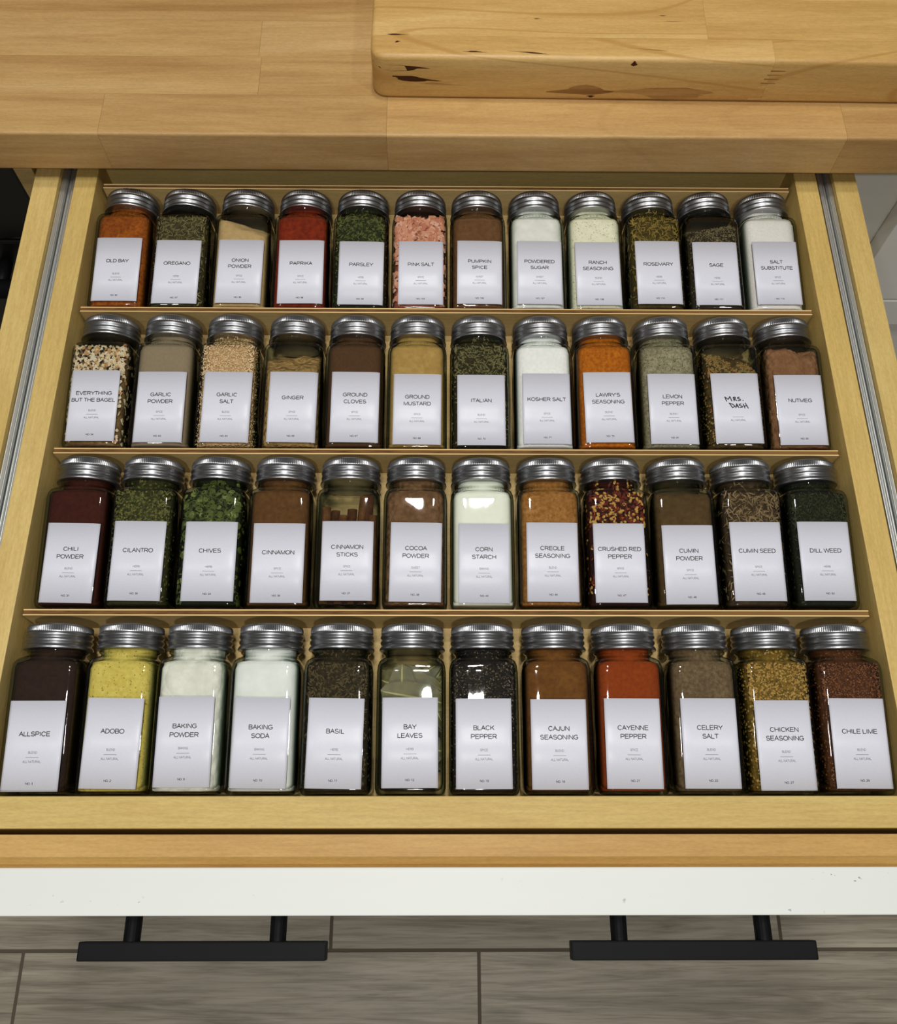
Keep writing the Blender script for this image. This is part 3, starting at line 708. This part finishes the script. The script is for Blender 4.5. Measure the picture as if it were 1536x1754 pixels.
# lines, category, number, label text, main colour, second colour, fill keywords, powder keywords, flake spec
J = [
 [ (['OLD BAY'], 'BLEND', '94', 'orange-red seafood seasoning', (190, 104, 22), (130, 58, 10), {}, dict(sc=420), None),
   (['OREGANO'], 'HERB', '97', 'dried oregano flakes', (92, 84, 46), (52, 46, 22), dict(zf=78, slope=.5), {}, [('needle', 2.0, 3, (150, 140, 88)), ('leaf', 1.3, 4, (98, 92, 50)), ('leaf', 1.0, 3, (66, 62, 30))]),
   (['ONION', 'POWDER'], 'SPICE', '95', 'beige onion powder', (206, 176, 124), (186, 154, 102), dict(zf=70, slope=1.2, skew=-.45, lump=1.0), {}, None),
   (['PAPRIKA'], 'SPICE', '98', 'deep red paprika', (172, 56, 10), (120, 32, 6), {}, {}, None),
   (['PARSLEY'], 'HERB', '99', 'dried green parsley flakes', (54, 62, 20), (30, 36, 10), {}, {}, [('leaf', 1.9, 4, (94, 102, 42)), ('leaf', 1.6, 4, (62, 72, 24)), ('needle', 1.8, 1, (136, 138, 76))]),
   (['PINK SALT'], 'SPICE', '103', 'coarse pink salt crystals', (190, 110, 84), (140, 72, 54), dict(zf=78, slope=.4), {}, [('chunk', 2.9, 3, (226, 158, 124)), ('chunk', 2.6, 3, (204, 128, 98)), ('chunk', 2.2, 2, (238, 184, 158))]),
   (['PUMPKIN', 'SPICE'], 'SWEET', '106', 'brown pumpkin spice powder', (138, 96, 58), (114, 76, 42), {}, {}, None),
   (['POWDERED', 'SUGAR'], 'SWEET', '107', 'white powdered sugar', (232, 232, 226), (214, 214, 206), {}, dict(sc=120), None),
   (['RANCH', 'SEASONING'], 'BLEND', '108', 'pale cream ranch seasoning', (236, 233, 208), (222, 219, 190), {}, dict(speck=(120, 124, 84), spk=.42, ssc=950), None),
   (['ROSEMARY'], 'HERB', '110', 'golden green rosemary needles', (96, 78, 28), (60, 48, 16), {}, {}, [('needle', 2.3, 5, (168, 142, 62)), ('needle', 2.0, 4, (132, 110, 44)), ('leaf', 1.0, 1, (90, 80, 36))]),
   (['SAGE'], 'HERB', '111', 'dark rubbed sage in a half empty jar', (70, 60, 38), (40, 34, 20), dict(zf=66, slope=1.0, skew=.3, lump=1), {}, [('leaf', 1.0, 4, (150, 134, 92)), ('leaf', .9, 4, (98, 88, 58)), ('chunk', .5, 2, (50, 42, 26))]),
   (['SALT', 'SUBSTITUTE'], 'SPICE', '113', 'fine white salt substitute', (234, 230, 226), (222, 216, 212), {}, dict(sc=600), None) ],
 [ (['EVERYTHING', 'BUT THE BAGEL'], 'BLEND', '54', 'mixed pale, golden and black seeds', (170, 138, 92), (110, 80, 46), dict(zf=76, slope=.5), {}, [('chunk', 1.5, 5, (250, 226, 178)), ('seed', 1.7, 4, (255, 240, 206)), ('seed', 1.7, 2, (20, 18, 17)), ('chunk', 1.7, 2, (214, 160, 100)), ('chunk', 1.3, 1, (26, 24, 22)), ('needle', 2.4, 3, (232, 204, 150))]),
   (['GARLIC', 'POWDER'], 'SPICE', '63', 'smooth greyish tan garlic powder', (176, 156, 128), (166, 146, 118), {}, dict(sc=500, bump=.1), None),
   (['GARLIC', 'SALT'], 'BLEND', '64', 'crumbly peach coloured garlic salt', (224, 188, 138), (200, 160, 108), dict(zf=82, slope=.5, lump=.6), dict(sc=300, bump=.9, clump=520), [('chunk', .45, 3, (244, 212, 166)), ('chunk', .55, 2, (236, 200, 150))]),
   (['GINGER'], 'SPICE', '65', 'tan ground ginger in a partly empty jar', (190, 156, 96), (160, 126, 72), dict(zf=62, slope=1.1, skew=.1, lump=1.8), dict(bump=.9, clump=260), None),
   (['GROUND', 'CLOVES'], 'SPICE', '67', 'smooth dark brown ground cloves', (104, 72, 44), (92, 62, 36), {}, dict(sc=500, bump=.15), None),
   (['GROUND', 'MUSTARD'], 'SPICE', '68', 'yellow tan ground mustard', (204, 168, 96), (182, 144, 76), {}, {}, None),
   (['ITALIAN'], 'BLEND', '73', 'green brown mixed herb flakes', (66, 60, 30), (38, 34, 16), {}, {}, [('leaf', 1.5, 4, (124, 120, 68)), ('needle', 1.8, 3, (146, 138, 90)), ('leaf', 1.2, 4, (74, 74, 38))]),
   (['KOSHER SALT'], 'SPICE', '77', 'coarse bright white salt', (246, 246, 244), (232, 233, 231), {}, dict(sc=420, bump=.35), None),
   (["LAWRY'S", 'SEASONING'], 'BLEND', '79', 'bright orange seasoned salt', (216, 126, 24), (170, 84, 10), {}, dict(sc=460), None),
   (['LEMON', 'PEPPER'], 'BLEND', '81', 'grey yellow peppery granules', (184, 176, 144), (130, 122, 92), {}, dict(sc=520, speck=(70, 62, 46), spk=.52, ssc=900), None),
   (['MRS.', 'DASH'], None, None, 'yellow brown seasoning', (108, 86, 42), (64, 48, 22), dict(zf=64, slope=1.0, skew=-.35, lump=1.4), {}, [('chunk', .8, 4, (160, 132, 70)), ('leaf', 1.1, 3, (96, 84, 40)), ('chunk', .7, 1, (170, 92, 40))]),
   (['NUTMEG'], 'SPICE', '93', 'clumpy reddish brown nutmeg', (176, 128, 88), (148, 102, 68), dict(zf=76, slope=.9, skew=-.2, lump=2.4), dict(sc=300, bump=1.0, clump=170), None) ],
 [ (['CHILI', 'POWDER'], 'BLEND', '31', 'dark maroon chili powder', (84, 32, 18), (66, 22, 12), {}, dict(sc=400), None),
   (['CILANTRO'], 'HERB', '35', 'olive green cilantro flakes', (76, 76, 34), (44, 46, 18), {}, {}, [('leaf', 1.6, 4, (116, 114, 52)), ('leaf', 1.4, 4, (80, 86, 38)), ('seed', .9, 1, (140, 136, 70))]),
   (['CHIVES'], 'HERB', '34', 'green chive rings', (40, 52, 18), (22, 30, 10), {}, {}, [('ringlet', 2.3, 3, (88, 104, 40)), ('ringlet', 1.7, 2, (130, 144, 74)), ('leaf', 3.0, 4, (60, 74, 26)), ('leaf', 2.2, 2, (98, 112, 44))]),
   (['CINNAMON'], 'SPICE', '36', 'smooth brown ground cinnamon', (126, 86, 46), (102, 66, 34), {}, {}, None),
   (['CINNAMON', 'STICKS'], 'SPICE', '37', 'whole rolled cinnamon sticks', None, None, {}, {}, 'sticks'),
   (['COCOA', 'POWDER'], 'SWEET', '38', 'lumpy milk brown cocoa powder', (164, 124, 86), (116, 82, 52), dict(zf=84, slope=.3), dict(sc=200, bump=.8, clump=230), None),
   (['CORN', 'STARCH'], 'BAKING', '44', 'bright ivory white corn starch', (240, 242, 228), (232, 236, 220), {}, dict(bump=.06), None),
   (['CREOLE', 'SEASONING'], 'BLEND', '46', 'golden brown creole seasoning', (196, 140, 76), (146, 92, 42), {}, dict(sc=380), None),
   (['CRUSHED RED', 'PEPPER'], 'SPICE', '47', 'crushed red pepper flakes with yellow seeds', (70, 20, 12), (40, 10, 8), {}, {}, [('leaf', 2.6, 5, (116, 38, 14)), ('leaf', 2.4, 3, (72, 28, 14)), ('seed', 1.5, 4, (220, 172, 86)), ('leaf', 1.8, 1, (196, 90, 24))]),
   (['CUMIN', 'POWDER'], 'SPICE', '48', 'olive brown ground cumin', (112, 86, 48), (88, 66, 36), dict(zf=70, slope=.35, lump=.8), {}, None),
   (['CUMIN SEED'], 'SPICE', '49', 'grey brown whole cumin seeds', (92, 72, 46), (56, 42, 26), {}, {}, [('needle', 2.6, 4, (168, 142, 100)), ('needle', 2.4, 4, (134, 110, 74)), ('needle', 2.0, 2, (104, 84, 54))]),
   (['DILL WEED'], 'HERB', '53', 'very dark green dill weed', (38, 42, 24), (22, 26, 14), {}, {}, [('needle', 1.6, 4, (66, 72, 32)), ('needle', 1.4, 4, (46, 52, 20)), ('leaf', .9, 1, (88, 92, 58))]) ],
 [ (['ALLSPICE'], 'BLEND', '3', 'nearly black brown allspice', (62, 42, 32), (50, 32, 24), {}, dict(sc=400), None),
   (['ADOBO'], 'BLEND', '2', 'mustard yellow adobo seasoning', (230, 212, 112), (208, 186, 84), {}, dict(sc=380, speck=(120, 92, 36), spk=.42, ssc=950), None),
   (['BAKING', 'POWDER'], 'BAKING', '9', 'lumpy off-white baking powder', (236, 236, 226), (218, 218, 206), dict(lump=.5, zf=80, slope=.1), dict(sc=110, bump=.6, clump=150), None),
   (['BAKING', 'SODA'], 'BAKING', '10', 'cool white baking soda', (236, 240, 236), (222, 226, 222), {}, dict(sc=90), None),
   (['BASIL'], 'HERB', '11', 'crumbled dark olive basil', (68, 58, 32), (40, 34, 18), {}, {}, [('leaf', 1.5, 4, (98, 84, 50)), ('leaf', 1.2, 4, (66, 58, 34)), ('needle', 1.4, 2, (120, 104, 66))]),
   (['BAY', 'LEAVES'], 'HERB', '12', 'whole grey green bay leaves', None, None, {}, {}, 'bay'),
   (['BLACK', 'PEPPER'], 'SPICE', '15', 'coarse black pepper grains', (48, 40, 32), (26, 22, 18), {}, {}, [('chunk', .65, 5, (44, 38, 32)), ('chunk', .6, 3, (92, 80, 62)), ('chunk', .5, 2, (150, 136, 108)), ('chunk', .7, 4, (28, 24, 20))]),
   (['CAJUN', 'SEASONING'], 'BLEND', '16', 'reddish brown cajun seasoning', (142, 92, 44), (116, 70, 30), {}, {}, None),
   (['CAYENNE', 'PEPPER'], 'SPICE', '21', 'bright rust red cayenne pepper', (176, 78, 20), (156, 62, 14), {}, dict(sc=400), None),
   (['CELERY', 'SALT'], 'BLEND', '23', 'grey brown celery salt granules', (148, 124, 92), (104, 84, 58), {}, dict(sc=420), None),
   (['CHICKEN', 'SEASONING'], 'BLEND', '27', 'coarse golden chicken seasoning', (168, 132, 58), (100, 76, 34), {}, {}, [('chunk', .8, 4, (206, 166, 82)), ('leaf', 1.1, 2, (98, 88, 44)), ('chunk', .7, 3, (176, 134, 62))]),
   (['CHILE LIME'], 'BLEND', '29', 'coarse red brown chile lime seasoning', (116, 68, 38), (72, 40, 22), {}, {}, [('chunk', .6, 4, (140, 86, 50)), ('chunk', .55, 3, (94, 54, 34)), ('chunk', .5, 1, (168, 112, 66))]) ],
]
ROWN = ['back row nearest the countertop', 'second row from the back', 'third row from the back', 'front row nearest the white drawer front']
GROUPS = ['spice jars in the back row', 'spice jars in the second row', 'spice jars in the third row', 'spice jars in the front row']
cinn = [powder('cinnamon_bark', C(140, 98, 58), C(106, 68, 36), 200), powder('cinnamon_bark_dark', C(112, 74, 44), C(82, 50, 28), 200)]
def bay_mat():
    t = NT('bay_leaf_green'); v = t.coord((90, 90, 90)); n = t.noise(v, 1, 3, .5)
    return t.base(t.ramp(n, [(.3, C(70, 68, 38)), (.7, C(104, 100, 58))]), .5, .4)
BAYM = bay_mat(); BAYV = plain('bay_leaf_vein', C(160, 156, 104), .6, .3)

def make_jar(r, c):
    lines, cat, num, what, c1, c2, fk, pk, spec = J[r][c]
    y0, z0 = BASE[r]; rnd = random.Random(r * 100 + c)
    gx = (c - 5.5) * 46.8; x = .5 * gx + .5 * LX[r][c]; x = max(-260.8, min(260.8, x))
    text = ' '.join(lines).title()
    if num is None: lb = 'spice jar of yellow brown seasoning with a black handwritten label'
    elif lines[0] in ('OLD BAY', "LAWRY'S"): lb = 'spice jar of %s, label marked no. %s' % (what, num)
    else:
        lb = 'spice jar labelled %s, holding %s' % (text, what)
        if len(lb.split()) > 16: lb = 'spice jar labelled %s with %s' % (text, what)
    # base centre: half a body width above the ramp
    n = Vector((0, -st_, ct)); base = Vector((x, y0, z0)) + n * (HB + .05)
    j = empty('spice_jar', base, lb, 'jar', GROUPS[r]); j.rotation_euler = (-(PI / 2 - TILT), 0, 0)
    link('glass_body', GLASS, None, j)
    lid = link('lid', LID, None, j); lid.rotation_euler[2] = rnd.uniform(0, 6)
    lx = LX[r][c] - x; lz = 31.5 + LVV[r][c]; rot = math.radians(LR[r][c])
    lab = link('label', mesh('label', warp(LV0, lx, lz, rot), LF0, [M['paper']]), None, j)
    vs, fs, ix = lettering(lines, cat, num, num is None)
    link('lettering', mesh('lettering', warp(vs, lx, lz, rot), fs, [M['ink'], M['ink_grey']], ix, smooth=False), None, lab)
    sd = r * 12 + c
    if spec == 'sticks':
        for k in range(7):
            px = -14.5 + 5.2 * k + rnd.uniform(-.6, .6); top = [72, 70, 66, 71, 80, 81, 66, 62][k]; R = rnd.uniform(3.0, 3.8); lean = [0, .02, .03, .05, .1, .05, 0, 0][k]
            bm = bmesh.new(); nn = 22; rg = []
            for z in (3.5, 20, 40, top - 3, top):
                rr = []
                for q in range(nn):       # double scroll cross-section
                    a = -PI * 1.55 + 3.1 * PI * q / (nn - 1); rad = R * (1 - .16 * abs(a) / PI); sx = 1 if a > 0 else -1
                    rr.append(bm.verts.new((px + (z - 30) * lean + sx * R * .0 + rad * math.sin(a), -13.5 + (k % 2) * 2.2 + rad * math.cos(a), z)))
                rg.append(rr)
            for i in range(4):
                for q in range(nn - 1): bm.faces.new((rg[i][q], rg[i][q + 1], rg[i + 1][q + 1], rg[i + 1][q]))
            bmesh.ops.solidify(bm, geom=bm.faces[:], thickness=.6)
            link('cinnamon_stick', bm_mesh(bm, 'cinnamon_stick', False), cinn[k % 2], j)
        return
    if spec == 'bay':
        for k in range(16):
            L = rnd.uniform(24, 32); w = rnd.uniform(8, 11); bm = bmesh.new(); g_ = []
            cx, cz = rnd.uniform(-8, 8), rnd.uniform(22, 62) if k < 8 else rnd.uniform(56, 70); ang = rnd.uniform(-.9, .9) + (PI / 2 if k % 3 == 0 else 0); dep = -17.5 + (15 - k) * 2.1; cur = rnd.uniform(.5, 2)
            m = Matrix.Rotation(rnd.uniform(-.12, .12), 3, 'Z') @ Matrix.Rotation(rnd.uniform(-.12, .12), 3, 'X') @ Matrix.Rotation(ang, 3, 'Y')
            for i in range(9):
                t = -1 + i / 4; row = []
                for q in (-1, -.5, -.07, .07, .5, 1):
                    hw = w * (1 - abs(t) ** 2.3) ** .9 * q + .05 * q
                    p = m @ Vector((hw, cur * (t * t) + .6 * abs(q) * math.sin(t * 6) - (.25 if abs(q) < .1 else 0), L * t * .98)) + Vector((cx, dep, cz))
                    p.x = max(-19.4, min(19.4, p.x)); p.z = max(4, min(81.5, p.z)); p.y = max(-20.3, min(20, p.y)); row.append(bm.verts.new(p))
                g_.append(row)
            for i in range(8):
                for q in range(5): bm.faces.new((g_[i][q], g_[i][q + 1], g_[i + 1][q + 1], g_[i + 1][q]))
            me = bm_mesh(bm, 'bay_leaf', True); me.materials.append(BAYM); me.materials.append(BAYV)
            for p in me.polygons:
                if p.index % 5 == 2: p.material_index = 1
            link('bay_leaf', me, None, j)
        return
    kw = dict(pk)
    if 'speck' in kw: kw['speck'] = C(*kw['speck'])
    kf = dict(full); kf.update(fk); KK = (.62 if max(c1) < 178 else .74) if max(c1) < 205 or c1[2] < 110 else (.86 if c1[2] < 180 else 1.0); kf['neck'] = kf['zf'] >= 80 or kf.get('slope', 1) < .2
    me, prm = fill_mesh(powder('spice_%s' % lines[0].lower().replace(' ', '_').replace("'", '').replace('.', ''), CS(*c1, KK), CS(*c2, KK), **kw), seed=sd, **kf)
    link('spice_fill', me, None, j)
    if spec:
        sp = [(k, s, w, pm('%s_flake' % lines[0].lower(), *col, KK)) for k, s, w, col in spec]
        dens = sum(s[1] * s[2] for s in sp) / sum(s[2] for s in sp)
        cnt = int(max(260, min(1500, 1500 / dens ** 1.5)))
        fo = link('flakes', flakes(prm, sp, sd + 5, lx, cnt), None, j); fo['kind'] = 'stuff'
for r in range(4):
    for c in range(12): make_jar(r, c)
